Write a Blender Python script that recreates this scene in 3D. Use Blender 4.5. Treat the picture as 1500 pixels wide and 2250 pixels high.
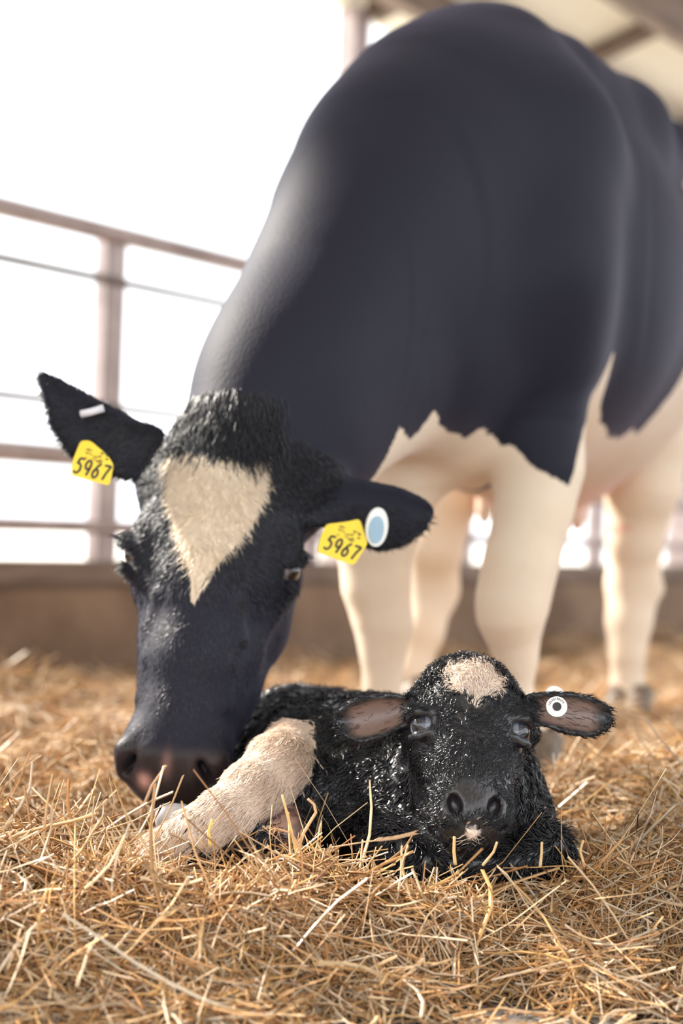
import bpy, math, random
import numpy as np
from mathutils import Vector, Matrix

# ---------------------------------------------------------------- scene, camera, light
for o in list(bpy.data.objects):
    bpy.data.objects.remove(o, do_unlink=True)
scene = bpy.context.scene
COL = scene.collection
rng = np.random.default_rng(7)
random.seed(7)

FPX = 3500.0                      # focal length in pixels of the 1500x2250 frame
CAM = np.array([0.0, 0.0, 0.43])
ROLL = math.radians(1.9)
PITCH = math.atan(47 / FPX)
_F = np.array([0.0, math.cos(PITCH), math.sin(PITCH)])
_R0 = np.array([1.0, 0.0, 0.0])
_U0 = np.cross(_R0, _F)
R_ = math.cos(ROLL) * _R0 + math.sin(ROLL) * _U0
U_ = -math.sin(ROLL) * _R0 + math.cos(ROLL) * _U0
F_ = _F

def P(px, py, d):
    """photo pixel + distance in front of the camera -> point in the barn"""
    return CAM + d * (F_ + R_ * (px - 750) / FPX + U_ * (1125 - py) / FPX)

cam_data = bpy.data.cameras.new('camera')
cam_data.sensor_fit = 'VERTICAL'
cam_data.sensor_height = 36.0
cam_data.lens = FPX / 2250 * 36.0
cam_data.clip_start = 0.05
cam_data.clip_end = 300
cam_data.dof.use_dof = True
cam_data.dof.focus_distance = 2.06
cam_data.dof.aperture_fstop = 2.0
cam = bpy.data.objects.new('camera', cam_data)
COL.objects.link(cam)
M = Matrix.Identity(4)
for i in range(3):
    M[i][0], M[i][1], M[i][2], M[i][3] = R_[i], U_[i], -F_[i], CAM[i]
cam.matrix_world = M
scene.camera = cam

world = bpy.data.worlds.new('overcast_sky')
scene.world = world
world.use_nodes = True
bg = world.node_tree.nodes['Background']
bg.inputs['Color'].default_value = (0.93, 0.96, 1.0, 1)
bg.inputs['Strength'].default_value = 1.0

sun_data = bpy.data.lights.new('sun', 'SUN')
sun_data.energy = 5.0
sun_data.angle = math.radians(4)
sun_data.color = (1.0, 0.93, 0.82)
sun = bpy.data.objects.new('sun', sun_data)
COL.objects.link(sun)
sun.rotation_euler = Vector((0.80, -0.42, -0.62)).to_track_quat('-Z', 'Y').to_euler()

vs = scene.view_settings
vs.view_transform = 'Standard'
vs.look = 'None'
vs.exposure = 1.40
vs.gamma = 1.0
vs.use_curve_mapping = False

# ---------------------------------------------------------------- helpers
def norm(v):
    v = np.asarray(v, float)
    return v / (np.linalg.norm(v, axis=-1, keepdims=True) + 1e-12)

def mesh_np(name, verts, faces, smooth=True):
    """faces: int array (n,3) or (n,4)"""
    verts = np.asarray(verts, np.float32); faces = np.asarray(faces, np.int32)
    me = bpy.data.meshes.new(name)
    k = faces.shape[1]
    me.vertices.add(len(verts)); me.vertices.foreach_set('co', verts.ravel())
    me.loops.add(faces.size); me.loops.foreach_set('vertex_index', faces.ravel())
    me.polygons.add(len(faces))
    me.polygons.foreach_set('loop_start', np.arange(0, faces.size, k, dtype=np.int32))
    me.polygons.foreach_set('use_smooth', np.full(len(faces), smooth, dtype=bool))
    me.update(calc_edges=True); me.validate()
    return me

def set_attr(me, name, data):
    data = np.asarray(data, np.float32)
    if data.ndim == 1:
        a = me.attributes.new(name, 'FLOAT', 'POINT'); a.data.foreach_set('value', data)
    else:
        a = me.attributes.new(name, 'FLOAT_COLOR', 'POINT'); a.data.foreach_set('color', data.ravel())

def obj(name, me, mat, parent=None, **props):
    o = bpy.data.objects.new(name, me); COL.objects.link(o)
    if mat: me.materials.append(mat)
    if parent: o.parent = parent
    for k, v in props.items(): o[k] = v
    return o

def thing(name, label, cat, group=None, loc=(0, 0, 0)):
    o = bpy.data.objects.new(name, None); COL.objects.link(o); o.location = loc
    o.empty_display_size = 0.1
    o['label'] = label; o['category'] = cat
    if group: o['group'] = group
    return o

def box_mesh(name, c, ax, half):
    """box: centre, three axes (rows), half sizes; edges slightly bevelled"""
    import bmesh
    bm = bmesh.new(); bmesh.ops.create_cube(bm, size=2)
    ax = np.asarray(ax, float)
    for v in bm.verts: v.co = Vector([v.co[i] * half[i] for i in range(3)])
    bmesh.ops.bevel(bm, geom=bm.edges[:], offset=min(half) * 0.2, segments=2, affect='EDGES')
    for v in bm.verts:
        p = np.asarray(c) + sum(ax[i] * v.co[i] for i in range(3)); v.co = Vector(p)
    bmesh.ops.recalc_face_normals(bm, faces=bm.faces[:])
    me = bpy.data.meshes.new(name); bm.to_mesh(me); bm.free()
    return me

def tube_mesh(name, pts, rad, sides=12, cap=True):
    pts = np.asarray(pts, float); n = len(pts)
    rad = np.broadcast_to(np.asarray(rad, float), (n,))
    tan = norm(np.gradient(pts, axis=0))
    up = np.array([0.0, 0, 1]) if abs(tan[0][2]) < 0.9 else np.array([1.0, 0, 0])
    V = []
    for i in range(n):
        e1 = norm(np.cross(tan[i], up)); e2 = np.cross(e1, tan[i])
        a = np.linspace(0, 2 * math.pi, sides, endpoint=False)
        V.append(pts[i] + rad[i] * (np.cos(a)[:, None] * e1 + np.sin(a)[:, None] * e2))
    Fs = []
    for i in range(n - 1):
        for j in range(sides):
            k = (j + 1) % sides
            Fs.append((i * sides + j, i * sides + k, (i + 1) * sides + k, (i + 1) * sides + j))
    V = np.concatenate(V)
    me = bpy.data.meshes.new(name)
    polys = [tuple(f) for f in Fs]
    if cap:
        polys += [tuple(range(sides))[::-1], tuple(range((n - 1) * sides, n * sides))]
    me.from_pydata(V.tolist(), [], polys)
    me.polygons.foreach_set('use_smooth', np.full(len(me.polygons), True))
    me.update()
    return me

# ---- materials
def nodes_of(name):
    m = bpy.data.materials.new(name); m.use_nodes = True
    nt = m.node_tree; b = nt.nodes['Principled BSDF']
    return m, nt, b

def mk(nt, typ, **kw):
    n = nt.nodes.new(typ)
    for k, v in kw.items(): setattr(n, k, v)
    return n

def noise_mat(name, c1, c2, scale=8, rough=0.7, bump=0.0, detail=6, metal=0, stretch=(1, 1, 1), spec=0.5, bumpscale=None):
    m, nt, b = nodes_of(name)
    tc = mk(nt, 'ShaderNodeTexCoord'); mp = mk(nt, 'ShaderNodeMapping')
    mp.inputs['Scale'].default_value = stretch
    nt.links.new(tc.outputs['Object'], mp.inputs['Vector'])
    nz = mk(nt, 'ShaderNodeTexNoise'); nz.inputs['Scale'].default_value = scale; nz.inputs['Detail'].default_value = detail
    nt.links.new(mp.outputs['Vector'], nz.inputs['Vector'])
    cr = mk(nt, 'ShaderNodeValToRGB')
    cr.color_ramp.elements[0].position = 0.3; cr.color_ramp.elements[1].position = 0.7
    cr.color_ramp.elements[0].color = (*c1, 1); cr.color_ramp.elements[1].color = (*c2, 1)
    nt.links.new(nz.outputs['Fac'], cr.inputs['Fac'])
    nt.links.new(cr.outputs['Color'], b.inputs['Base Color'])
    b.inputs['Roughness'].default_value = rough; b.inputs['Metallic'].default_value = metal
    b.inputs['Specular IOR Level'].default_value = spec
    if bump:
        n2 = mk(nt, 'ShaderNodeTexNoise'); n2.inputs['Scale'].default_value = bumpscale or scale * 4; n2.inputs['Detail'].default_value = 8
        nt.links.new(mp.outputs['Vector'], n2.inputs['Vector'])
        bp = mk(nt, 'ShaderNodeBump'); bp.inputs['Strength'].default_value = bump; bp.inputs['Distance'].default_value = 0.01
        nt.links.new(n2.outputs['Fac'], bp.inputs['Height']); nt.links.new(bp.outputs['Normal'], b.inputs['Normal'])
    return m

def coat_mat(name, black, white, skin_dark, pink, rough=0.5, sheen=0.25, edge=0.012, wet=0.0, bump=0.25, nscale=55, strand=False, spec=.5):
    """coat: attribute 'coat' R = signed distance to white patch (m*10+.5), G = bare dark skin, B = pink skin"""
    m, nt, b = nodes_of(name)
    at = mk(nt, 'ShaderNodeAttribute', attribute_name='coat')
    sp = mk(nt, 'ShaderNodeSeparateColor'); nt.links.new(at.outputs['Color'], sp.inputs['Color'])
    tc = mk(nt, 'ShaderNodeTexCoord')
    nz = mk(nt, 'ShaderNodeTexNoise'); nz.inputs['Scale'].default_value = nscale; nz.inputs['Detail'].default_value = 4
    mp = mk(nt, 'ShaderNodeMapping'); mp.inputs['Scale'].default_value = (1, 1, 0.35)
    nt.links.new(tc.outputs['Object'], mp.inputs['Vector']); nt.links.new(mp.outputs['Vector'], nz.inputs['Vector'])
    add = mk(nt, 'ShaderNodeMath', operation='MULTIPLY_ADD')
    nt.links.new(nz.outputs['Fac'], add.inputs[0])
    add.inputs[1].default_value = 0.0 if strand else edge * 10 * 4
    nt.links.new(sp.outputs['Red'], add.inputs[2])
    mr = mk(nt, 'ShaderNodeMapRange'); mr.interpolation_type = 'SMOOTHSTEP'
    off = 0.0 if strand else edge * 10 * 2
    mr.inputs['From Min'].default_value = 0.5 + off - 0.02; mr.inputs['From Max'].default_value = 0.5 + off + 0.02
    nt.links.new(add.outputs[0], mr.inputs['Value'])
    # hue variation inside white and black
    nw = mk(nt, 'ShaderNodeTexNoise'); nw.inputs['Scale'].default_value = 9; nw.inputs['Detail'].default_value = 5
    nt.links.new(tc.outputs['Object'], nw.inputs['Vector'])
    wr = mk(nt, 'ShaderNodeMix', data_type='RGBA')
    wr.inputs['A'].default_value = (*white, 1); wr.inputs['B'].default_value = (white[0] * .90, white[1] * .79, white[2] * .66, 1)
    nt.links.new(nw.outputs['Fac'], wr.inputs['Factor'])
    mx = mk(nt, 'ShaderNodeMix', data_type='RGBA')
    mx.inputs['A'].default_value = (*black, 1)
    nt.links.new(wr.outputs['Result'], mx.inputs['B']); nt.links.new(mr.outputs['Result'], mx.inputs['Factor'])
    m2 = mk(nt, 'ShaderNodeMix', data_type='RGBA'); m2.inputs['B'].default_value = (*skin_dark, 1)
    nt.links.new(mx.outputs['Result'], m2.inputs['A']); nt.links.new(sp.outputs['Green'], m2.inputs['Factor'])
    m3 = mk(nt, 'ShaderNodeMix', data_type='RGBA'); m3.inputs['B'].default_value = (*pink, 1)
    nt.links.new(m2.outputs['Result'], m3.inputs['A']); nt.links.new(sp.outputs['Blue'], m3.inputs['Factor'])
    nt.links.new(m3.outputs['Result'], b.inputs['Base Color'])
    rm = mk(nt, 'ShaderNodeMapRange'); rm.inputs['To Min'].default_value = rough; rm.inputs['To Max'].default_value = 0.26
    nt.links.new(sp.outputs['Green'], rm.inputs['Value']); nt.links.new(rm.outputs['Result'], b.inputs['Roughness'])
    b.inputs['Specular IOR Level'].default_value = spec
    b.inputs['Sheen Weight'].default_value = sheen
    b.inputs['Sheen Roughness'].default_value = 0.4
    b.inputs['Sheen Tint'].default_value = (0.60, 0.60, 1.0, 1)  # blue-violet sheen paints in a purple flare veil over the black
    if wet: b.inputs['Coat Weight'].default_value = wet; b.inputs['Coat Roughness'].default_value = 0.15
    if bump:
        mp2 = mk(nt, 'ShaderNodeMapping'); mp2.inputs['Scale'].default_value = (1, 1, 0.25)
        nt.links.new(tc.outputs['Object'], mp2.inputs['Vector'])
        n2 = mk(nt, 'ShaderNodeTexNoise'); n2.inputs['Scale'].default_value = 260; n2.inputs['Detail'].default_value = 3
        nt.links.new(mp2.outputs['Vector'], n2.inputs['Vector'])
        bp = mk(nt, 'ShaderNodeBump'); bp.inputs['Strength'].default_value = bump; bp.inputs['Distance'].default_value = 0.004
        nt.links.new(n2.outputs['Fac'], bp.inputs['Height']); nt.links.new(bp.outputs['Normal'], b.inputs['Normal'])
    return m

# ---- organic surfaces: blended distance field -> one continuous quad mesh
class Field:
    def __init__(self, xs, ys, zs):
        self.ax = [np.asarray(a, np.float32) for a in (xs, ys, zs)]
        self.v = np.full([len(a) for a in self.ax], 9.0, np.float32)
    def sub(self, lo, hi):
        sl = []
        for a, l, h in zip(self.ax, lo, hi):
            i = max(int(np.searchsorted(a, l)) - 2, 0); j = min(int(np.searchsorted(a, h)) + 2, len(a))
            if j - i < 2: return None, None
            sl.append(slice(i, j))
        g = np.stack(np.meshgrid(*[a[s] for a, s in zip(self.ax, sl)], indexing='ij'), -1)
        return tuple(sl), g
    def blend(self, sl, d, k, op):
        a = self.v[sl]
        if op == 'add':
            h = np.maximum(k - np.abs(a - d), 0) / k
            self.v[sl] = np.minimum(a, d) - h * h * k * 0.25
        else:
            b = -d
            h = np.maximum(k - np.abs(a - b), 0) / k
            self.v[sl] = np.maximum(a, b) + h * h * k * 0.25
    def chain(self, pts, rad, k=0.03, op='add', flat=None):
        pts = [np.asarray(p, np.float32) for p in pts]
        rad = list(rad)
        for a, b, r1, r2 in zip(pts[:-1], pts[1:], rad[:-1], rad[1:]):
            m = max(r1, r2) * (max(1.0, flat[1]) if flat else 1.0) + k + 0.012
            sl, g = self.sub(np.minimum(a, b) - m, np.maximum(a, b) + m)
            if sl is None: continue
            ab = b - a
            t = np.clip(((g - a) @ ab) / float(ab @ ab + 1e-9), 0, 1)
            df = g - (a + t[..., None] * ab)
            s = 1.0
            if flat:
                axv = np.asarray(norm(flat[0]), np.float32); f = flat[1]
                df = df + axv * ((df @ axv) * (1 / f - 1))[..., None]
                s = min(1.0, f)
            d = (np.sqrt((df * df).sum(-1)) - (r1 + (r2 - r1) * t)) * s
            self.blend(sl, d.astype(np.float32), k, op)
    def ball(self, c, r, k=0.03, op='add', rot=None):
        """ellipsoid; rot rows = local axes"""
        c = np.asarray(c, np.float32); r = np.asarray(r, np.float32) * np.ones(3, np.float32)
        Rm = np.eye(3, dtype=np.float32) if rot is None else np.asarray(rot, np.float32)
        ext = np.sqrt(((Rm * r[:, None]) ** 2).sum(0)) + k + 0.012
        sl, g = self.sub(c - ext, c + ext)
        if sl is None: return
        q = (g - c) @ Rm.T
        k0 = np.sqrt(((q / r) ** 2).sum(-1)); k1 = np.sqrt(((q / (r * r)) ** 2).sum(-1)) + 1e-6
        self.blend(sl, (k0 * (k0 - 1) / k1).astype(np.float32), k, op)
    def leaf(self, base, a_ax, w_ax, n_ax, L, prof, th, cup=0.0, droop=0.0, k=0.02):
        """ear: prof = [(a/L, lower w, upper w)], thin cupped sheet with rounded rim"""
        base = np.asarray(base, np.float32); rot = np.stack([a_ax, w_ax, n_ax]).astype(np.float32)
        pr = np.asarray(prof, np.float32)
        lo = np.array([-0.01, pr[:, 1].min() - 0.01, -abs(cup) - abs(droop) - 0.03]); hi = np.array([L + 0.01, pr[:, 2].max() + 0.01, abs(cup) + abs(droop) + 0.03])
        cs = np.array([[x, y, z] for x in (lo[0], hi[0]) for y in (lo[1], hi[1]) for z in (lo[2], hi[2])]) @ rot + base
        sl, g = self.sub(cs.min(0) - k, cs.max(0) + k)
        q = (g - base) @ rot.T
        a, w, n = q[..., 0], q[..., 1], q[..., 2]
        low = np.interp(a / L, pr[:, 0], pr[:, 1]); upp = np.interp(a / L, pr[:, 0], pr[:, 2])
        hw = np.maximum((upp - low) / 2, 0.004); wc = (upp + low) / 2
        n0 = cup * (np.clip(np.abs(w - wc) / hw, 0, 1.2) ** 2 - 0.4) + droop * (a / L) ** 2
        dw = np.maximum(w - upp, low - w) + th; dn = np.abs(n - n0) - th * 0.3; da = np.maximum(-a, a - L) + th
        o = np.sqrt(np.maximum(dw, 0) ** 2 + np.maximum(dn, 0) ** 2 + np.maximum(da, 0) ** 2)
        d = o + np.minimum(np.maximum(np.maximum(dw, dn), da), 0) - th
        self.blend(sl, d.astype(np.float32), k, 'add')
    def at(self, pts):
        pts = np.asarray(pts); idx = []
        ok = np.ones(len(pts), bool)
        for i in range(3):
            j = np.searchsorted(self.ax[i], pts[:, i]); ok &= (j > 0) & (j < len(self.ax[i])); idx.append(np.clip(j, 0, len(self.ax[i]) - 1))
        return np.where(ok, self.v[idx[0], idx[1], idx[2]], 9.0)
    def mesh(self, smooth=3):
        v = self.v; s = v < 0
        nx, ny, nz = v.shape
        c = np.zeros((nx - 1, ny - 1, nz - 1), np.uint8)
        for i in (0, 1):
            for j in (0, 1):
                for k in (0, 1):
                    c += s[i:nx - 1 + i, j:ny - 1 + j, k:nz - 1 + k]
        act = (c > 0) & (c < 8)
        I = np.argwhere(act)
        idx = np.full(act.shape, -1, np.int32); idx[act] = np.arange(len(I))
        acc = np.zeros((len(I), 3)); cnt = np.zeros(len(I))
        corners = [(i, j, k) for i in (0, 1) for j in (0, 1) for k in (0, 1)]
        ax = self.ax
        for a in corners:
            for d in range(3):
                if a[d]: continue
                b = list(a); b[d] = 1
                ia = I + a; ib = I + b
                va = v[ia[:, 0], ia[:, 1], ia[:, 2]]; vb = v[ib[:, 0], ib[:, 1], ib[:, 2]]
                x = (va < 0) != (vb < 0)
                t = np.where(x, va / (va - vb + 1e-12), 0)
                pa = np.stack([ax[q][ia[:, q]] for q in range(3)], -1); pb = np.stack([ax[q][ib[:, q]] for q in range(3)], -1)
                acc += np.where(x[:, None], pa + (pb - pa) * t[:, None], 0); cnt += x
        V = acc / cnt[:, None]
        Q = []
        for d in range(3):
            e, f = (d + 1) % 3, (d + 2) % 3
            s0 = [slice(None)] * 3; s1 = [slice(None)] * 3
            s0[d] = slice(0, -1); s1[d] = slice(1, None)
            ch = s[tuple(s0)] != s[tuple(s1)]
            E = np.argwhere(ch)
            E = E[(E[:, e] > 0) & (E[:, f] > 0) & (E[:, e] < v.shape[e] - 1) & (E[:, f] < v.shape[f] - 1)]
            flip = s[E[:, 0], E[:, 1], E[:, 2]]
            def cell(oe, of):
                q = E.copy(); q[:, e] += oe; q[:, f] += of
                return idx[q[:, 0], q[:, 1], q[:, 2]]
            quad = np.stack([cell(-1, -1), cell(0, -1), cell(0, 0), cell(-1, 0)], -1)
            quad[~flip] = quad[~flip][:, ::-1]
            Q.append(quad)
        Q = np.concatenate(Q)
        ed = np.concatenate([Q[:, [0, 1]], Q[:, [1, 2]], Q[:, [2, 3]], Q[:, [3, 0]]])
        deg = np.bincount(ed.ravel(), minlength=len(V)).astype(float)
        for it in range(smooth):
            for lam in (0.55, -0.5):
                S = np.zeros_like(V)
                for q in range(3):
                    S[:, q] = np.bincount(ed[:, 0], V[ed[:, 1], q], len(V)) + np.bincount(ed[:, 1], V[ed[:, 0], q], len(V))
                V = V + lam * (S / deg[:, None] - V)
        return V, Q

def vnormals(V, Q):
    n = np.cross(V[Q[:, 2]] - V[Q[:, 0]], V[Q[:, 3]] - V[Q[:, 1]])
    N = np.zeros_like(V)
    for q in range(3):
        for j in range(4): N[:, q] += np.bincount(Q[:, j], n[:, q], len(V))
    return norm(N)

def axis(*pieces):
    """piecewise spacing: (start, end, step), ..."""
    out = []
    for a, b, s in pieces: out.append(np.arange(a, b, s))
    return np.concatenate(out)

def poly_sd(x, y, poly):
    """signed distance to polygon, positive inside"""
    poly = np.asarray(poly, float); d = np.full(x.shape, 1e9); ins = np.zeros(x.shape, bool)
    for (x0, y0), (x1, y1) in zip(poly, np.roll(poly, -1, 0)):
        dx, dy = x1 - x0, y1 - y0
        t = np.clip(((x - x0) * dx + (y - y0) * dy) / (dx * dx + dy * dy + 1e-12), 0, 1)
        d = np.minimum(d, np.hypot(x - x0 - t * dx, y - y0 - t * dy))
        c = ((y0 > y) != (y1 > y)) & (x < (x1 - x0) * (y - y0) / (y1 - y0 + 1e-12) + x0)
        ins ^= c
    return np.where(ins, d, -d)

def strands(root, d0, bend, L, R, segs=4, sides=3, wave=0.0, freq=1.5, flat=1.0, tip=0.05, kink=0.0, side=None, rnd=rng):
    """tapered bent fibres -> verts, faces, fibre index per vertex"""
    n = len(root)
    L = np.broadcast_to(L, (n,)); R = np.broadcast_to(R, (n,)); wave = np.broadcast_to(wave, (n,))
    d0 = norm(d0)
    if side is None:
        e1 = norm(np.cross(d0, rnd.normal(size=(n, 3))))
    else:
        e1 = norm(np.cross(d0, side))
    e2 = np.cross(d0, e1)
    ph = rnd.uniform(0, 6.28, n); ph2 = rnd.uniform(0, 6.28, n)
    flat = np.broadcast_to(flat, (n,))
    V = np.zeros((n, segs + 1, sides, 3))
    kv = rnd.normal(size=(n, 3)) * kink
    for i in range(segs + 1):
        t = i / segs
        p = root + (d0 * t + bend * (t * t)) * L[:, None]
        p = p + e1 * (wave * L * t * np.sin(6.28 * freq * t + ph))[:, None] + e2 * (wave * L * t * np.cos(6.28 * freq * .8 * t + ph2))[:, None]
        if kink: p = p + kv * L[:, None] * max(0.0, t - 0.5)
        r = R * (1 - (1 - tip) * t ** 1.5)
        for j in range(sides):
            a = 6.28318 * j / sides
            V[:, i, j] = p + e1 * (r * math.cos(a))[:, None] + e2 * (r * flat * math.sin(a))[:, None]
    base = (np.arange(n) * (segs + 1) * sides)[:, None]
    Fs = []
    for i in range(segs):
        for j in range(sides):
            k = (j + 1) % sides
            Fs.append(base + np.array([[i * sides + j, i * sides + k, (i + 1) * sides + k, (i + 1) * sides + j]]))
    Fs = np.concatenate(Fs)
    return V.reshape(-1, 3), Fs, np.repeat(np.arange(n), (segs + 1) * sides)

def sample_surface(V, Q, n, w=None, rnd=rng):
    ar = np.linalg.norm(np.cross(V[Q[:, 2]] - V[Q[:, 0]], V[Q[:, 3]] - V[Q[:, 1]]), axis=1)
    if w is not None: ar = ar * w
    f = rnd.choice(len(Q), n, p=ar / ar.sum())
    u, v = rnd.random((2, n))
    q = Q[f]
    W = np.stack([(1 - u) * (1 - v), u * (1 - v), u * v, (1 - u) * v], -1)
    return np.einsum('nk,nkd->nd', W, V[q]), q, W

# ---------------------------------------------------------------- the barn
m_concrete = noise_mat('concrete_floor', (0.20, 0.19, 0.18), (0.34, 0.32, 0.30), 6, 0.75, 0.4)
m_curb = noise_mat('stained_concrete', (0.13, 0.075, 0.045), (0.27, 0.18, 0.12), 3.0, 0.85, 0.5)
m_timber = noise_mat('grey_brown_timber', (0.13, 0.085, 0.06), (0.24, 0.17, 0.13), 5, 0.7, 0.3, stretch=(1, 1, 6))
m_rail = noise_mat('weathered_steel', (0.30, 0.24, 0.23), (0.46, 0.38, 0.37), 7, 0.45, 0.15, metal=0.3)
m_wire = noise_mat('dark_steel_rod', (0.12, 0.10, 0.09), (0.20, 0.17, 0.15), 9, 0.5, 0.1, metal=0.4)
m_roof = noise_mat('cream_roof_sheet', (0.86, 0.80, 0.64), (0.90, 0.86, 0.74), 2, 0.5, 0.1)
m_yard = noise_mat('pale_gravel_yard', (0.64, 0.62, 0.56), (0.76, 0.73, 0.66), 3, 0.9, 0.3)

FD = np.array([0.588, 0.808, 0.0])          # along the open side of the barn, away from the camera
FI = np.array([0.808, -0.588, 0.0])         # from the open side into the barn
F0 = np.array([-0.98, 4.56, 0.0])
UP = np.array([0, 0, 1.0])
def W(u, s, z): return F0 + FD * u + FI * s + UP * z
AX = np.stack([FD, FI, UP])

FLOOR_Z = -0.125
floor = obj('floor', box_mesh('floor', W(2, 3.9, FLOOR_Z - 0.05), AX, (11, 4.0, 0.05)), m_concrete, kind='structure')
ground = obj('ground', box_mesh('ground', W(6, -30.3, FLOOR_Z - 0.10), AX, (60, 30.1, 0.05)), m_yard, kind='structure',
             label='pale sunlit yard outside the open barn side')
curb = obj('wall_left', box_mesh('wall_left', W(2, -0.08, 0.06), AX, (11, 0.10, 0.19)), m_curb, kind='structure')
obj('sill_plank', box_mesh('sill_plank', W(2, -0.06, 0.285), AX, (11, 0.09, 0.035)), m_timber, curb)

fence = thing('pen_fence', 'steel rail pen fence on the concrete curb along the open barn side', 'fence', loc=tuple(W(0, -0.06, 0.32)))
def fpart(name, me, mat):
    o = obj(name, me, mat, fence); o.matrix_parent_inverse = Matrix.Translation(-fence.location); return o
for z, r, mt in ((1.33, .030, m_rail), (1.185, .014, m_wire), (0.795, .012, m_wire), (0.635, .031, m_rail), (0.425, .020, m_rail)):
    fpart('rail', tube_mesh('rail', [W(u, 0.0, z) for u in np.linspace(-3.5, 9, 26)], r, 12), mt)
for u in (-1.65, -0.6, .448, 1.5, 2.57, 3.78, 4.9, 6.0, 7.1):
    fpart('post', box_mesh('post', W(u, -0.03, 0.32 + 0.515), AX, (0.044, 0.03, 0.515)), m_rail)

# roof: low eave above the fence, rising into the barn
PITCHR = 0.30
roof_ax = np.stack([FD, norm(FI + UP * PITCHR), norm(np.cross(FD, FI + UP * PITCHR))])
if roof_ax[2][2] < 0: roof_ax[2] = -roof_ax[2]
def RZ(s): return 2.50 + PITCHR * s
ceiling = obj('ceiling', box_mesh('ceiling', W(2, 3.6, RZ(3.6) + 0.14), roof_ax, (10, 4.1, 0.012)), m_roof, kind='structure')
for s, h in ((0.0, 0.06), (0.56, 0.09), (2.3, 0.09), (4.1, 0.09), (5.9, 0.09), (7.3, 0.10)):
    obj('roof_beam', box_mesh('roof_beam', W(2, s, RZ(s) + 0.03), AX, (10, 0.05, h)), m_timber, ceiling)
for u in np.arange(-7, 12, 1.25):
    obj('rafter', box_mesh('rafter', W(u + .33, 3.6, RZ(3.6) + 0.09), roof_ax, (0.04, 4.0, 0.035)), m_timber, ceiling)
for k, u in enumerate((-4.4, -1.2, 1.99, 5.2, 8.4)):
    obj('trim_%d' % (k + 1), box_mesh('trim', W(u, -0.25, 1.2), AX, (0.05, 0.05, 1.32)), m_rail, kind='structure',
        label='upright roof post on the open barn side')

# ---------------------------------------------------------------- the cow
HB = np.array([0.342, 0.940, 0.0]); HL = np.array([0.940, -0.342, 0.0]); CF = np.array([0.20, 3.03, 0.0])
def L(u, v, z): return CF + HB * u + HL * v + UP * z           # cow frame: u towards the tail, v to its left side, z up
BODY = np.stack([HB, HL, UP])

cf = Field(axis((-0.62, 0.16, 0.0045), (0.16, 1.05, 0.010)), axis((2.02, 2.58, 0.0045), (2.58, 4.95, 0.010)),
           axis((-0.03, 0.74, 0.0048), (0.74, 1.56, 0.010)))
# torso
cf.ball(L(0.10, 0, 1.00), (0.34, 0.255, 0.41), 0.05, rot=BODY)
cf.ball(L(0.30, 0, 1.00), (0.34, 0.335, 0.41), 0.12, rot=BODY)
cf.ball(L(0.50, 0, 0.99), (0.42, 0.375, 0.43), 0.12, rot=BODY)
cf.ball(L(0.85, 0, 0.98), (0.42, 0.40, 0.44), 0.12, rot=BODY)
cf.ball(L(1.30, 0, 1.10), (0.38, 0.31, 0.34), 0.12, rot=BODY)
cf.ball(L(1.58, 0, 1.18), (0.20, 0.20, 0.24), 0.10, rot=BODY)
cf.chain([L(0.02, 0, 1.335), L(0.5, 0, 1.36), L(1.0, 0, 1.40), L(1.4, 0, 1.40), L(1.7, 0, 1.34)], [0.075, 0.075, 0.075, 0.075, 0.05], 0.10)
for s in (-1, 1):
    cf.ball(L(1.00, s * 0.25, 1.40), (0.07, 0.06, 0.055), 0.10, rot=BODY)         # hook bones
    cf.ball(L(1.66, s * 0.15, 1.28), (0.05, 0.05, 0.05), 0.08, rot=BODY)          # pin bones
    cf.chain([L(0.10, s * 0.070, 1.362), L(0.04, s * 0.150, 1.18), L(-0.05, s * 0.165, 0.93), L(0.02, s * 0.16, 0.78)], [0.07, 0.10, 0.105, 0.10], 0.14)   # shoulder blade, point of shoulder
    cf.chain([L(0.25, s * 0.13, 1.36), L(0.55, s * 0.20, 1.33), L(0.95, s * 0.20, 1.36)], [0.08, 0.09, 0.07], 0.10)
cf.ball(L(-0.14, 0, 0.84), (0.17, 0.17, 0.20), 0.10, rot=BODY)                     # brisket
cf.chain([L(-0.18, 0, 0.72), L(0.0, 0, 0.66), L(0.3, 0, 0.62)], [0.09, 0.10, 0.10], 0.10)
# neck: crest and throat
crest = [(945, 275, 2.98, .165), (868, 377, 2.88, .150), (800, 530, 2.78, .14), (714, 692, 2.68, .120), (628, 818, 2.58, .102), (552, 950, 2.51, .094)]
cf.chain([P(a, b, d) for a, b, d, r in crest], [r for *_, r in crest], 0.13)
throat = [(1010, 690, 3.02, .17), (890, 780, 2.90, .135), (780, 875, 2.77, .105), (690, 965, 2.65, .092), (605, 1045, 2.55, .09)]
cf.chain([P(a, b, d) for a, b, d, r in throat], [r for *_, r in throat], 0.09)
mid = [(960, 480, 2.99, .20), (850, 640, 2.87, .16), (735, 785, 2.74, .125), (615, 915, 2.60, .105)]
cf.chain([P(a, b, d) for a, b, d, r in mid], [r for *_, r in mid], 0.10)
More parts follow.
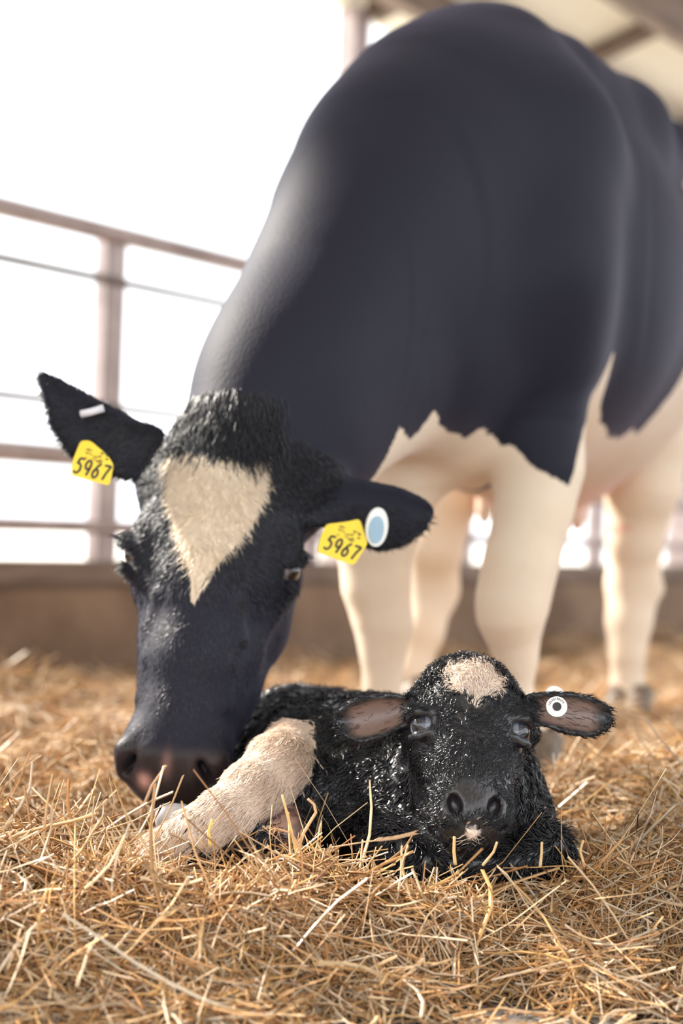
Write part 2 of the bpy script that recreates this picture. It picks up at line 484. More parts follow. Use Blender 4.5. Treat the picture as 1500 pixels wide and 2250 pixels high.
# legs (pixel, pixel, distance, radius in px)
def leg(pts, k=0.04):
    cf.chain([P(a, b, d) for a, b, d, r in pts], [r * d / FPX for a, b, d, r in pts], k)
leg([(1185, 940, 3.00, 98), (1186, 1030, 2.98, 80), (1168, 1140, 2.97, 68), (1143, 1240, 2.96, 72)], 0.06)
leg([(1143, 1240, 2.96, 72), (1126, 1315, 2.96, 69), (1122, 1358, 2.96, 60), (1129, 1408, 2.97, 40), (1137, 1450, 2.97, 30), (1148, 1580, 2.97, 31), (1156, 1640, 2.97, 42), (1160, 1672, 2.95, 40)])
leg([(900, 960, 3.08, 95), (860, 1060, 3.06, 80), (822, 1170, 3.06, 68), (826, 1290, 3.07, 65)], 0.08)
leg([(826, 1290, 3.07, 65), (842, 1375, 3.07, 55), (840, 1445, 3.07, 38), (838, 1520, 3.07, 33), (838, 1610, 3.07, 33), (836, 1650, 3.05, 42)])
leg([(1090, 930, 4.05, 105), (1010, 1020, 4.02, 80), (975, 1110, 4.0, 60), (955, 1200, 4.0, 54), (950, 1295, 4.05, 50), (925, 1390, 4.02, 41), (905, 1470, 4.0, 31), (895, 1520, 4.0, 36)], 0.05)
leg([(1400, 800, 4.12, 120), (1415, 950, 4.08, 98), (1410, 1070, 4.08, 76), (1394, 1180, 4.1, 54), (1391, 1285, 4.14, 53), (1381, 1370, 4.12, 42), (1378, 1440, 4.1, 30), (1377, 1515, 4.1, 29), (1380, 1550, 4.08, 38)], 0.05)
leg([(1428, 1270, 4.19, 16), (1432, 1292, 4.19, 20), (1405, 1340, 4.16, 22)], 0.03)
# udder and teats
udder_c = P(1190, 1000, 3.92)
cf.ball(udder_c, (0.20, 0.19, 0.155), 0.06, rot=BODY)
for a, b, d in ((1064, 1090, 3.85), (1268, 1105, 3.85), (1170, 1095, 4.0), (1230, 1095, 4.02)):
    cf.chain([P(a, b - 15, d), P(a, b + 30, d), P(a, b + 52, d)], [.024, .017, .013], 0.02)
# tail
cf.chain([L(1.72, 0, 1.36), L(1.82, 0, 1.25), L(1.84, 0.02, 0.9), L(1.82, 0.03, 0.5)], [.035, .028, .02, .03], 0.03)

# head
W0 = P(497, 908, 2.45); W1 = P(352, 1742, 2.27)
ha = norm(W1 - W0); HLEN = float(np.linalg.norm(W1 - W0))
hn = -F_ - (-F_ @ ha) * ha; hn = norm(hn); hs = np.cross(ha, hn)
if hs @ R_ < 0: hs = -hs
yw = math.radians(9)
hn, hs = math.cos(yw) * hn - math.sin(yw) * hs, math.cos(yw) * hs + math.sin(yw) * hn
def H(t, s, n): return W0 + ha * t * HLEN + hs * s + hn * n
HEADR = np.stack([ha, hs, hn])
hd0 = -0.012
cf.ball(H(.16, 0, -.105), (.13, .118, .085), 0.04, rot=HEADR)                       # skull
cf.ball(H(.03, 0, -.10), (.055, .080, .065), 0.05, rot=HEADR)                       # poll
cf.ball(H(.28, 0, -.11), (.15, .112, .085), 0.04, rot=HEADR)
for s in (-1, 1):
    cf.ball(H(.345, s * .100, -.085), (.062, .034, .050), 0.035, rot=HEADR)         # brow and orbit
    cf.chain([H(.44, s * .088, -.10), H(.60, s * .062, -.088), H(.74, s * .05, -.075)], [.034, .026, .024], 0.035)   # facial crest
    cf.chain([H(.34, s * .066, -.195), H(.50, s * .050, -.18), H(.68, s * .034, -.142), H(.84, s * .028, -.112)], [.056, .053, .045, .042], 0.05)  # jaw
    cf.chain([H(.16, s * .105, -.13), H(.10, s * .128, -.125)], [.048, .040], 0.04)  # ear roots
cf.chain([H(.20, 0, -.085), H(.45, 0, -.066), H(.65, 0, -.058), H(.82, 0, -.056), H(.90, 0, -.058)], [.085, .072, .063, .056, .054], 0.04)
cf.ball(H(.895, 0, -.062), (.055, .074, .052), 0.035, rot=HEADR)                    # muzzle
for s in (-1, 1):
    cf.ball(H(.885, s * .045, -.052), (.045, .030, .040), 0.025, rot=HEADR)
cf.chain([H(.86, 0, -.115), H(.945, 0, -.108)], [.052, .042], 0.035)                # lower lip
cf.ball(H(.955, 0, -.070), (.036, .062, .045), 0.03, rot=HEADR)
for s in (-1, 1):
    cf.chain([H(.875, s * .052, -.020), H(.905, s * .066, -.024), H(.945, s * .068, -.040)], [.012, .013, .012], 0.02)    # nostril wings
    cf.chain([H(.90, s * .028, -.010), H(.95, s * .036, -.020)], [.010, .010], 0.02)
# carve eye openings and nostrils
EYE_R = 0.0215
eyes = [H(.375, s * .1165, -.074) for s in (-1, 1)]
for s, e in zip((-1, 1), eyes):
    outw = norm(hs * s * .86 + hn * .52)
    cf.ball(e + outw * .016, (.030, .012, .019), 0.012, 'cut', rot=np.stack([norm(ha + hs * s * .2), outw, np.cross(norm(ha), outw)]))
    cf.chain([e + outw * .017 + ha * -.024 + hn * -.012, e + outw * .019 + ha * -.021 + hn * .006, e + outw * .014 + hn * .025 - ha * .006], [.006, .0075, .006], 0.016)   # upper lid
    cf.chain([e + outw * .014 + ha * .026 - hn * .014, e + outw * .017 + ha * .024 + hn * .008], [.007, .007], 0.014)
    ax1 = norm(ha * .75 + hs * s * .55); ax3 = norm(hn - (hn @ ax1) * ax1)
    cf.ball(H(.93, s * .054, -.022), (.024, .008, .018), 0.008, 'cut', rot=np.stack([ax1, np.cross(ax1, ax3), ax3]))
    cf.chain([H(.50, s * .060, -.022), H(.58, s * .066, -.034), H(.66, s * .056, -.030), H(.76, s * .060, -.040)], [.006, .007, .006, .005], 0.02)
    cf.chain([H(.80, s * .088, -.135), H(.93, s * .066, -.092)], [.004, .004], 0.012, 'cut')   # mouth line

# ears, outline traced from the photograph at the depth of the skull
def ear(fld, base, tip, upper, lower, d, n_tilt, th, cup, droop=0.0, k=0.02, sgn=1):
    b2 = np.array(base, float); t2 = np.array(tip, float); ax2 = (t2 - b2); Lp = np.hypot(*ax2); ax2 /= Lp
    w2 = np.array([ax2[1], -ax2[0]])
    if w2[1] > 0: w2 = -w2                           # upwards in the picture
    sc = d / FPX
    prof = []
    def prj(pts): return np.array([((np.array(p) - b2) @ ax2, (np.array(p) - b2) @ w2) for p in pts])
    up = prj(upper); lo = prj(lower)
    up = up[np.argsort(up[:, 0])]; lo = lo[np.argsort(lo[:, 0])]
    for q in np.linspace(0, 1, 15):
        prof.append((q, np.interp(q * Lp, lo[:, 0], lo[:, 1]) * sc, np.interp(q * Lp, up[:, 0], up[:, 1]) * sc))
    a = norm(R_ * ax2[0] - U_ * ax2[1] + F_ * n_tilt[0]); w = norm(R_ * w2[0] - U_ * w2[1] + F_ * n_tilt[1])
    w = norm(w - (w @ a) * a); n = np.cross(a, w)
    if n @ F_ > 0: n = -n
    Lw = Lp * sc * math.sqrt(1 + n_tilt[0] ** 2)
    fld.leaf(P(*base, d), a, w, n, Lw, prof, th, cup, droop, k)
    return dict(base=P(*base, d), a=a, w=w, n=n, L=Lw, prof=prof)

ear_r = ear(cf, (345, 985), (90, 822), [(345, 940), (300, 925), (240, 893), (180, 862), (130, 835), (96, 818)],
            [(345, 1050), (290, 1058), (230, 1040), (160, 1005), (118, 935), (98, 870), (90, 830)], 2.47, (-.10, .25), .0075, .016, 0.0)
ear_l = ear(cf, (665, 1095), (958, 1125), [(665, 1045), (730, 1050), (800, 1055), (880, 1072), (930, 1095), (957, 1120)],
            [(665, 1150), (720, 1165), (770, 1195), (830, 1216), (890, 1200), (935, 1165), (957, 1132)], 2.50, (.10, .25), .0075, .016, 0.0)

cV, cQ = cf.mesh(4)
cN = vnormals(cV, cQ)
rel = cV - CF
cu = rel @ HB; cv_ = rel @ HL; cz = cV[:, 2]
hrel = cV - W0
ht = hrel @ ha / HLEN; hss = hrel @ hs; hnn = hrel @ hn
is_head = (cV[:, 1] < 2.58) & (ht > -0.05) & (cV[:, 0] < 0.18)
# pattern: white below a ragged line along the flank
WL = np.array([(-0.6, .62), (-0.39, .61), (-0.315, .60), (-0.256, .634), (-0.15, .611), (-0.05, .625), (0.015, .613), (0.073, .591), (.116, .567), (.151, .552), (.205, .524), (.232, .588), (.273, .632), (.34, .70), (.42, .80), (.46, .71), (.52, .66), (.70, .655), (.854, .674), (.92, .745), (1.0, .82), (1.2, .87), (1.6, .88), (2.0, .85)])
def wob(u, v):
    return 0.020 * np.sin(u * 23 + v * 9) + 0.012 * np.sin(u * 51 + 1.3 + v * 17) + 0.006 * np.sin(u * 97 + .4)
cc_ = cu + np.abs(cv_)
sd = np.interp(cc_, WL[:, 0], WL[:, 1]) + wob(cc_, cv_) * .3 - cz
sd = np.where(cu > 1.05, sd, sd)
sd = np.where((cV[:, 1] < 2.62) | is_head, -0.3, sd)
blaze_px = [(358, 985), (372, 962), (420, 985), (470, 1005), (530, 1010), (592, 1010), (588, 1060), (572, 1110), (545, 1165), (510, 1215), (480, 1255), (455, 1300), (436, 1335), (424, 1334), (432, 1290), (412, 1240), (390, 1190), (382, 1140), (362, 1090), (366, 1040)]
bl = []
for a, b in blaze_px:
    # meet the pixel ray with the face plane
    o = CAM; r = P(a, b, 1.0) - CAM
    q = ((W0 - hn * .015 - o) @ hn) / (r @ hn); p = o + r * q - W0
    bl.append((p @ hs, p @ ha / HLEN * .59))
bsd = poly_sd(hss, ht * .59, bl)
sd = np.where(is_head & (hnn > -.10), bsd, sd)
muz = np.clip((ht - .885 + 0.25 * np.abs(hss) - .3 * np.maximum(-hnn - .06, 0)) / .03, 0, 1) * is_head
phil = np.exp(-(((ht - .93) / .03) ** 2 + ((hss - .002) / .007) ** 2)) * is_head * (hnn > -.05) * .22
pinkn = np.exp(-(((ht - .975) / .016) ** 2 + ((hss + .030) / .010) ** 2)) * is_head * (hnn > -.09) * 0.9
ud = np.linalg.norm((cV - udder_c) @ BODY.T / np.array([.24, .23, .19]), axis=1)
pu = np.clip((1.15 - ud) / .25, 0, 1) * (cz < .66) * (cu > .6) * (cv_ > -.2) * .55
teat = ((cz < 0.475) & (cz > .36) & (np.abs(cu - .95) < .3) & (ud < 1.45) & (cv_ > -.20) & (cv_ < .2)) * 0.75
# ears inner side slightly bare
coat = np.stack([np.clip(sd * 10 + .5, 0, 1), muz, np.maximum.reduce([pinkn, phil, pu, teat]), np.ones(len(cV))], -1)

m_cow = coat_mat('cow_coat', (0.012, 0.0122, 0.022), (0.80, 0.70, 0.58), (0.030, 0.022, 0.022), (0.72, 0.40, 0.33), rough=0.64, sheen=0.12, edge=0.006, spec=.2)  # black tinted blue, imitating the flare haze over the dark body
m_cow_hair = coat_mat('cow_long_hair', (0.012, 0.013, 0.018), (0.80, 0.70, 0.57), (0.02, 0.02, 0.02), (0.7, 0.4, 0.33), rough=0.45, sheen=0.04, bump=0, strand=True)
cow = thing('dairy_cow', 'black and white cow with yellow ear tags bending its head down to the calf', 'cow', loc=tuple(L(0.5, 0, 0)))
def cpart(name, me, mat, par=None, **kw):
    o = obj(name, me, mat, par or cow, **kw)
    if par is None: o.matrix_parent_inverse = Matrix.Translation(-cow.location)
    return o
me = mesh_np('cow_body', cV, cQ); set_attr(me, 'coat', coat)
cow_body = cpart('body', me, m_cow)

# eyes
def eye_mat(name, iris, pupil_r, iris_r, sclera):
    m, nt, b = nodes_of(name)
    tc = mk(nt, 'ShaderNodeTexCoord'); vm = mk(nt, 'ShaderNodeVectorMath', operation='MULTIPLY'); vm.inputs[1].default_value = (1, 1.5, 0)
    nt.links.new(tc.outputs['Object'], vm.inputs[0])
    ln = mk(nt, 'ShaderNodeVectorMath', operation='LENGTH'); nt.links.new(vm.outputs[0], ln.inputs[0])
    cr = mk(nt, 'ShaderNodeValToRGB'); e = cr.color_ramp.elements
    e[0].position = pupil_r; e[0].color = (.004, .004, .008, 1); e[1].position = pupil_r + .06; e[1].color = (*iris, 1)
    x = e.new(iris_r); x.color = (*iris, 1); x = e.new(iris_r + .05); x.color = (*sclera, 1)
    nt.links.new(ln.outputs['Value'], cr.inputs['Fac']); nt.links.new(cr.outputs['Color'], b.inputs['Base Color'])
    b.inputs['Roughness'].default_value = 0.06; b.inputs['Coat Weight'].default_value = 1.0; b.inputs['Coat Roughness'].default_value = 0.02
    return m
def eyeball(r, bulge=1.0, n=24):
    """unit-style globe with a cornea bulge on +Z, object space scaled to radius 1"""
    V, Fq = [], []
    for i in range(n + 1):
        th = math.pi * i / n
        for j in range(n):
            ph = 2 * math.pi * j / n
            rr = 1.0 + 0.10 * bulge * math.exp(-(th / .5) ** 4)
            V.append((rr * math.sin(th) * math.cos(ph), rr * math.sin(th) * math.sin(ph), rr * math.cos(th)))
    for i in range(n):
        for j in range(n):
            k = (j + 1) % n; Fq.append((i * n + j, (i + 1) * n + j, (i + 1) * n + k, i * n + k))
    me = mesh_np('eyeball', V, Fq); return me
def place(o, c, X, Y, Z, s, root):
    Mx = Matrix.Identity(4)
    for i in range(3):
        Mx[i][0], Mx[i][1], Mx[i][2], Mx[i][3] = X[i] * s, Y[i] * s, Z[i] * s, c[i]
    o.matrix_parent_inverse = Matrix.Translation(-root.location) if root else Matrix.Identity(4)
    o.matrix_basis = Mx
m_eye = eye_mat('cow_eye', (.035, .02, .012), .42, .80, (.16, .13, .12))
for s, e in zip((-1, 1), eyes):
    o = cpart('eye', eyeball(1), m_eye); z = norm(hs * s * .80 + hn * .60); x = norm(ha - (ha @ z) * z)
    place(o, e, x, np.cross(z, x), z, EYE_R, cow)
    # lashes on the upper lid
    n = 26; q = np.linspace(-1, 1, n)
    roots = e + z * .026 + hn * (.022 * q)[:, None] - ha * (.020 - .008 * q ** 2)[:, None] + hs * s * .006
    dirs = norm(hs * s * .8 - ha * .35 + hn * (.5 * q)[:, None] + rng.normal(size=(n, 3)) * .12)
    V_, F2, ix = strands(roots, dirs, np.tile(ha * .25, (n, 1)), .019, .0007, 4, 3)
    me = mesh_np('eyelashes', V_, F2); set_attr(me, 'coat', np.tile([0, 0, 0, 1.], (len(V_), 1)))
    cpart('eyelashes', me, m_cow_hair)

# longer hair: poll tuft and the curly forehead
def fur_on(V, Q, N, coat, weight, n, flow, length, radius, lift, segs=4, wave=.1, jitter=.25, patch=None, flat=1.0, freq=1.0, rnd=rng, noise=.02):
    pts, q, Wt = sample_surface(V, Q, n, weight[Q].mean(1), rnd)
    nn = norm(np.einsum('nk,nkd->nd', Wt, N[q])); cc = np.einsum('nk,nkd->nd', Wt, coat[q])
    f = flow(pts, nn); f = f - (f * nn).sum(1, keepdims=True) * nn
    f = norm(f + rnd.normal(size=f.shape) * jitter); f = norm(f - (f * nn).sum(1, keepdims=True) * nn)
    d = norm(f + nn * lift)
    ln = length * rnd.uniform(.65, 1.3, n)
    Vs, Fs, ix = strands(pts - nn * .0006, d, -nn * (lift * .55), ln, radius * rnd.uniform(.7, 1.3, n), segs, 3, wave, freq, flat, rnd=rnd)
    c = np.clip((cc[:, 0] - .5) * 1.0 + .5 + rnd.normal(size=n) * noise, 0, 1)
    cs = np.stack([np.where(c > .5, 1.0, 0.0), cc[:, 1], cc[:, 2], np.ones(n)], -1)
    me = mesh_np('fur', Vs, Fs); set_attr(me, 'coat', cs[ix])
    return me
wt = np.where(is_head & (ht < .12) & (hnn > -.15), np.clip((hss + .105) / .04, 0, 1) * np.clip((.095 - hss) / .05, 0, 1) * np.clip((.12 - ht) / .05, 0, 1), 0.0)
def flow_poll(p, n): 
    s = (p - W0) @ hs
    return ha[None] * 1.0 + hs[None] * (s * 5)[:, None]
cpart('poll_hair', fur_on(cV, cQ, cN, coat, wt, 2600, flow_poll, .052, .0011, .16, 5, .10, .16), m_cow_hair)
wf = np.where(is_head & (hnn > -.09) & (ht > .05), np.clip((.52 - ht) / .25, 0, 1), 0.0)
def flow_face(p, n):
    q = (p - W0); s = q @ hs; t = q @ ha / HLEN
    return ha[None] * np.where(t > .18, .75, .9)[:, None] + hs[None] * (np.clip(s * 11, -1, 1))[:, None] + hs[None] * (.25 * np.sin(t * 40))[:, None]
cpart('forehead_hair', fur_on(cV, cQ, cN, coat, wf, 14000, flow_face, .017, .0009, .22, 3, .08, .25), m_cow_hair)
wsf = np.where(is_head & (hnn > -.16) & (ht > .28), np.clip((.90 - ht) / .15, 0, 1), 0.0)
cpart('face_hair', fur_on(cV, cQ, cN, coat, wsf, 13000, flow_face, .0085, .0008, .12, 2, .05, .2), m_cow_hair)
# ear fringe hair
we = np.where(is_head & (ht < .34) & (np.abs(hss) > .15) & (hnn > -.15) & ((hss < 0) | (ht > .14)), 1.0, 0.0)
def flow_ear(p, n):
    s = (p - W0) @ hs
    return hs[None] * np.sign(s)[:, None] * .8 + ha[None] * .35
cpart('ear_hair', fur_on(cV, cQ, cN, coat, we, 3500, flow_ear, .016, .0008, .35, 3, .06, .35), m_cow_hair)

# hooves: two pointed claws each
m_hoof = noise_mat('hoof_horn', (0.10, 0.07, 0.05), (0.20, 0.15, 0.11), 30, 0.5, 0.2)
def hoof_mesh(c, toe, wide, s):
    f = Field(np.arange(c[0] - .10 * s, c[0] + .10 * s, .006 * s), np.arange(c[1] - .11 * s, c[1] + .11 * s, .006 * s), np.arange(c[2] - .04 * s, c[2] + .08 * s, .006 * s))
    for k in (-1, 1):
        b = np.asarray(c) + wide * k * .026 * s
        f.chain([b + UP * .045 * s - toe * .018 * s, b + toe * .028 * s + UP * .012 * s, b + toe * .06 * s - UP * .002 * s], [.034 * s, .030 * s, .014 * s], .008)
        f.chain([b - toe * .05 * s + UP * .02 * s, b + toe * .02 * s + UP * .012 * s], [.022 * s, .026 * s], .02)
    V, Q = f.mesh(2); return mesh_np('hoof', V, Q)
toe = -HB
for a, b, d in ((1160, 1688, 2.94), (836, 1666, 3.04), (893, 1535, 3.98), (1380, 1566, 4.06)):
    cpart('hoof', hoof_mesh(P(a, b, d), toe, HL, 1.0), m_hoof)

# ear tags
m_tag = noise_mat('yellow_tag_plastic', (0.86, 0.60, 0.012), (0.90, 0.66, 0.03), 30, 0.4)
m_ink = noise_mat('black_marker', (0.012, 0.012, 0.012), (0.03, 0.03, 0.03), 40, 0.6)
m_white = noise_mat('white_plastic', (0.78, 0.77, 0.72), (0.86, 0.85, 0.80), 20, 0.4)
m_blue = noise_mat('pale_blue_plastic', (0.26, 0.40, 0.50), (0.32, 0.46, 0.56), 20, 0.35)
m_pin = noise_mat('pale_pin_plastic', (0.62, 0.60, 0.66), (0.72, 0.70, 0.74), 20, 0.4)

def round_poly(pts, r, n=4):
    pts = [np.asarray(p, float) for p in pts]; out = []
    for i, p in enumerate(pts):
        a = pts[i - 1]; b = pts[(i + 1) % len(pts)]
        p1 = p + (a - p) / np.linalg.norm(a - p) * r; p2 = p + (b - p) / np.linalg.norm(b - p) * r
        for k in range(n + 1):
            t = k / n; out.append((1 - t) ** 2 * p1 + 2 * t * (1 - t) * p + t * t * p2)
    return out
def plate(name, pts2, frame, th):
    """prism from a 2-D outline in a frame (origin, x, y, z)"""
    o, X, Y, Z = frame; n = len(pts2)
    V = [o + X * p[0] + Y * p[1] + Z * th for p in pts2] + [o + X * p[0] + Y * p[1] for p in pts2]
    fs = [tuple(range(n)), tuple(range(2 * n - 1, n - 1, -1))] + [(i, i + n, (i + 1) % n + n, (i + 1) % n) for i in range(n)]
    me = bpy.data.meshes.new(name); me.from_pydata([tuple(v) for v in V], [], fs); me.update(); 
    import bmesh
    bm = bmesh.new(); bm.from_mesh(me); bmesh.ops.recalc_face_normals(bm, faces=bm.faces[:]); bm.to_mesh(me); bm.free()
    return me
def ink(name, strokes, frame, w, lift):
    """flat pen strokes lying on a plate"""
    o, X, Y, Z = frame; V = []; Fs = []
    for st in strokes:
        st = np.asarray(st, float)
        t = norm(np.gradient(st, axis=0)); nrm = np.stack([-t[:, 1], t[:, 0]], -1)
        b = len(V)
        for p, m in zip(st, nrm):
            for e in (-1, 1):
                q = p + m * e * w / 2; V.append(tuple(o + X * q[0] + Y * q[1] + Z * lift))
        for i in range(len(st) - 1): Fs.append((b + 2 * i, b + 2 * i + 1, b + 2 * i + 3, b + 2 * i + 2))
    me = bpy.data.meshes.new(name); me.from_pydata(V, [], Fs); me.update(); return me
def arc(cx, cy, rx, ry, a0, a1, n=14):
    return [(cx + rx * math.cos(math.radians(a)), cy + ry * math.sin(math.radians(a))) for a in np.linspace(a0, a1, n)]
DIG = {'5': [[(.95, 1.0), (.3, .98)], [(.3, .98), (.22, .58)], [(.22, .58)] + arc(.42, .32, .42, .32, 115, -140)],
       '9': [arc(.45, .70, .34, .30, 20, 380, 20), [(.80, .78), (.78, .4), (.66, 0)]],
       '6': [[(.80, 1.0), (.45, .75), (.18, .35)], arc(.48, .28, .34, .28, 180, 540, 20)],
       '7': [[(.05, .95), (.95, 1.0)], [(.95, 1.0), (.62, .5), (.45, 0)]]}
def number(txt, x, y, h, w, gap, slant=.0, scr=None):
    out = []
    for i, ch in enumerate(txt):
        for st in DIG[ch]:
            out.append([(x + i * (w + gap) + p[0] * w + p[1] * h * slant, y + p[1] * h) for p in st])
    return out
def px_frame(c, right, d, tilt=(0.0, 0.0)):
    """frame of a small plate: centre pixel, picture direction of its reading axis, distance"""
    rx, ry = right; l = math.hypot(rx, ry); rx /= l; ry /= l
    X = norm(R_ * rx - U_ * ry + F_ * tilt[0]); Y = norm(R_ * ry + U_ * rx + F_ * tilt[1]); Y = norm(Y - (Y @ X) * X)
    Z = np.cross(X, Y)
    return P(*c, d), X, Y, Z
def px_poly(fr_px, right, pts, d):
    rx, ry = right; l = math.hypot(rx, ry); rx /= l; ry /= l
    return [(((a - fr_px[0]) * rx + (b - fr_px[1]) * ry) * d / FPX, ((a - fr_px[0]) * ry - (b - fr_px[1]) * rx) * d / FPX) for a, b in pts]
def scribble(rnd, x0, x1, y0, y1, n, s):
    out = []
    for i in range(n):
        x = rnd.uniform(x0, x1); y = rnd.uniform(y0, y1); a = rnd.uniform(-.6, .6)
        out.append([(x, y), (x + s * math.cos(a), y + s * math.sin(a)), (x + s * rnd.uniform(.3, 1.4), y + s * rnd.uniform(-.8, .8))])
    return out
def make_tag(c, right, poly, d, tilt, num, lab):
    fr = px_frame(c, right, d, tilt); k = d / FPX
    pts = round_poly(px_poly(c, right, poly, d), .006)
    tg = cpart('ear_tag', plate('ear_tag', pts, fr, .0022), m_tag, label=lab)
    x, y, h, w, gap = [v * k for v in num]
    cpart('handwritten_number', ink('handwritten_number', number('5967', x, y, h, w, gap, .12), fr, 5.2 * k, .0027), m_ink, tg)
    rr = random.Random(3)
    cpart('faint_print', ink('faint_print', scribble(rr, -24 * k, 26 * k, 8 * k, 30 * k, 26, 6 * k), fr, 1.6 * k, .0027), m_ink, tg)
    return tg
make_tag((203, 1020), (85, 24), [(177, 968), (198, 968), (236, 1000), (250, 1022), (241, 1068), (156, 1045), (160, 1012)], 2.405, (0, .1), (-37, -28, 34, 16, 4), 'yellow tag numbered 5967 on the raised ear')
make_tag((755, 1190), (80, 32), [(716, 1152), (764, 1146), (790, 1140), (808, 1194), (777, 1243), (696, 1213), (704, 1180)], 2.425, (0, .1), (-38, -30, 32, 16, 4), 'yellow tag numbered 5967 on the drooping ear')
fr = px_frame((826, 1158), (1, 0.1), 2.43, (.5, 0))
bt = cpart('tag_button', plate('tag_button', [(.030 * .62 * math.cos(a), .030 * math.sin(a)) for a in np.linspace(0, 6.283, 28, endpoint=False)], fr, .004), m_white, label='white ringed blue button in the drooping ear')
cpart('button_centre', plate('button_centre', [(-.002 + .020 * .62 * math.cos(a), -.004 + .021 * math.sin(a)) for a in np.linspace(0, 6.283, 24, endpoint=False)], fr, .0065), m_blue, bt)
cpart('tag_pin', tube_mesh('tag_pin', [P(178, 910, 2.425), P(200, 905, 2.423), P(228, 897, 2.425)], [.0062, .0058, .0058], 8), m_pin, label='pale bar pin of the raised ear')

# ---------------------------------------------------------------- the calf
kf = Field(axis((-0.42, 0.0, 0.0045), (0.0, 0.46, 0.0032)), axis((1.80, 2.20, 0.0034), (2.20, 2.86, 0.0055)), axis((-0.16, 0.34, 0.0034)))
K0 = P(1040, 1447, 2.13); K1 = P(1043, 1805, 2.00)
ka = norm(K1 - K0); KL = float(np.linalg.norm(K1 - K0))
kn = norm(-F_ - (-F_ @ ka) * ka); ks = np.cross(ka, kn)
if ks @ R_ < 0: ks = -ks
kyw = math.radians(-3)
kn, ks = math.cos(kyw) * kn - math.sin(kyw) * ks, math.cos(kyw) * ks + math.sin(kyw) * kn
def K(t, s, n): return K0 + ka * t * KL + ks * s + kn * n
KR = np.stack([ka, ks, kn])
def kchain(pts, k=0.03, **kw):
    kf.chain([P(a, b, d) for a, b, d, r in pts], [r * d / FPX for a, b, d, r in pts], k, **kw)
# trunk, lying on its belly, rump to the left and further away
kchain([(1030, 1800, 2.27, 165), (950, 1780, 2.29, 198), (850, 1765, 2.34, 212), (760, 1752, 2.43, 205), (680, 1735, 2.53, 190), (600, 1740, 2.60, 172), (545, 1745, 2.65, 145)], 0.05)
kchain([(700, 1640, 2.49, 92), (640, 1622, 2.58, 82), (560, 1640, 2.66, 70)], 0.05)       # croup
kchain([(1090, 1810, 2.21, 100), (1135, 1855, 2.17, 76)], 0.05)                          # shoulder on the right
kchain([(1043, 1590, 2.23, 86), (1043, 1680, 2.26, 100), (1040, 1780, 2.27, 140)], 0.04)  # neck
kchain([(930, 1800, 2.20, 120), (900, 1850, 2.16, 85)], 0.05)
# folded fore legs
kchain([(1140, 1835, 2.14, 72), (1195, 1865, 2.11, 45), (1150, 1895, 2.09, 36), (1040, 1900, 2.08, 32)], 0.03)
kchain([(930, 1850, 2.14, 70), (850, 1875, 2.11, 44), (900, 1895, 2.09, 36), (990, 1900, 2.08, 30)], 0.03)
# near hind leg: thigh, shank, hock, cannon folded back
kchain([(715, 1690, 2.34, 128), (672, 1740, 2.27, 112)], 0.05)
HIND = [(642, 1632, 2.27, 46), (614, 1680, 2.20, 58), (560, 1737, 2.15, 55), (495, 1788, 2.11, 47), (425, 1830, 2.08, 40), (355, 1862, 2.06, 35)]
kchain(HIND, 0.03)
CANN = [(365, 1868, 2.07, 34), (470, 1872, 2.10, 30), (560, 1850, 2.13, 36), (630, 1835, 2.15, 42)]
kchain(CANN, 0.02)
kchain([(520, 1800, 2.20, 60), (600, 1810, 2.20, 66)], 0.03)                              # far hind leg under the belly
# tail tucked along the rump
kchain([(545, 1640, 2.72, 26), (505, 1700, 2.74, 20), (470, 1760, 2.74, 16)], 0.02)
# head
kf.ball(K(.20, 0, -.062), (.062, .066, .060), 0.03, rot=KR)
kf.ball(K(.06, 0, -.060), (.034, .048, .046), 0.03, rot=KR)
kf.ball(K(.38, 0, -.068), (.060, .068, .056), 0.03, rot=KR)
for s in (-1, 1):
    kf.ball(K(.295, s * .053, -.047), (.034, .020, .028), 0.02, rot=KR)
    kf.chain([K(.52, s * .048, -.062), K(.70, s * .036, -.050)], [.022, .019], 0.025)
    kf.chain([K(.42, s * .042, -.115), K(.62, s * .036, -.100), K(.82, s * .022, -.085)], [.036, .032, .025], 0.03)
    kf.chain([K(.24, s * .062, -.075), K(.27, s * .080, -.080)], [.026, .020], 0.03)
    kf.ball(K(.885, s * .026, -.034), (.030, .022, .026), 0.016, rot=KR)
kf.chain([K(.22, 0, -.050), K(.50, 0, -.042), K(.72, 0, -.038), K(.88, 0, -.038)], [.050, .044, .040, .038], 0.03)
kf.ball(K(.90, 0, -.042), (.034, .048, .036), 0.02, rot=KR)
kf.chain([K(.80, 0, -.086), K(.89, 0, -.072)], [.030, .020], 0.02)
kf.ball(K(.935, 0, -.045), (.020, .039, .028), 0.02, rot=KR)
KEYE = 0.0185
keyes = [K(.385, s * .0610, -.0350) for s in (-1, 1)]
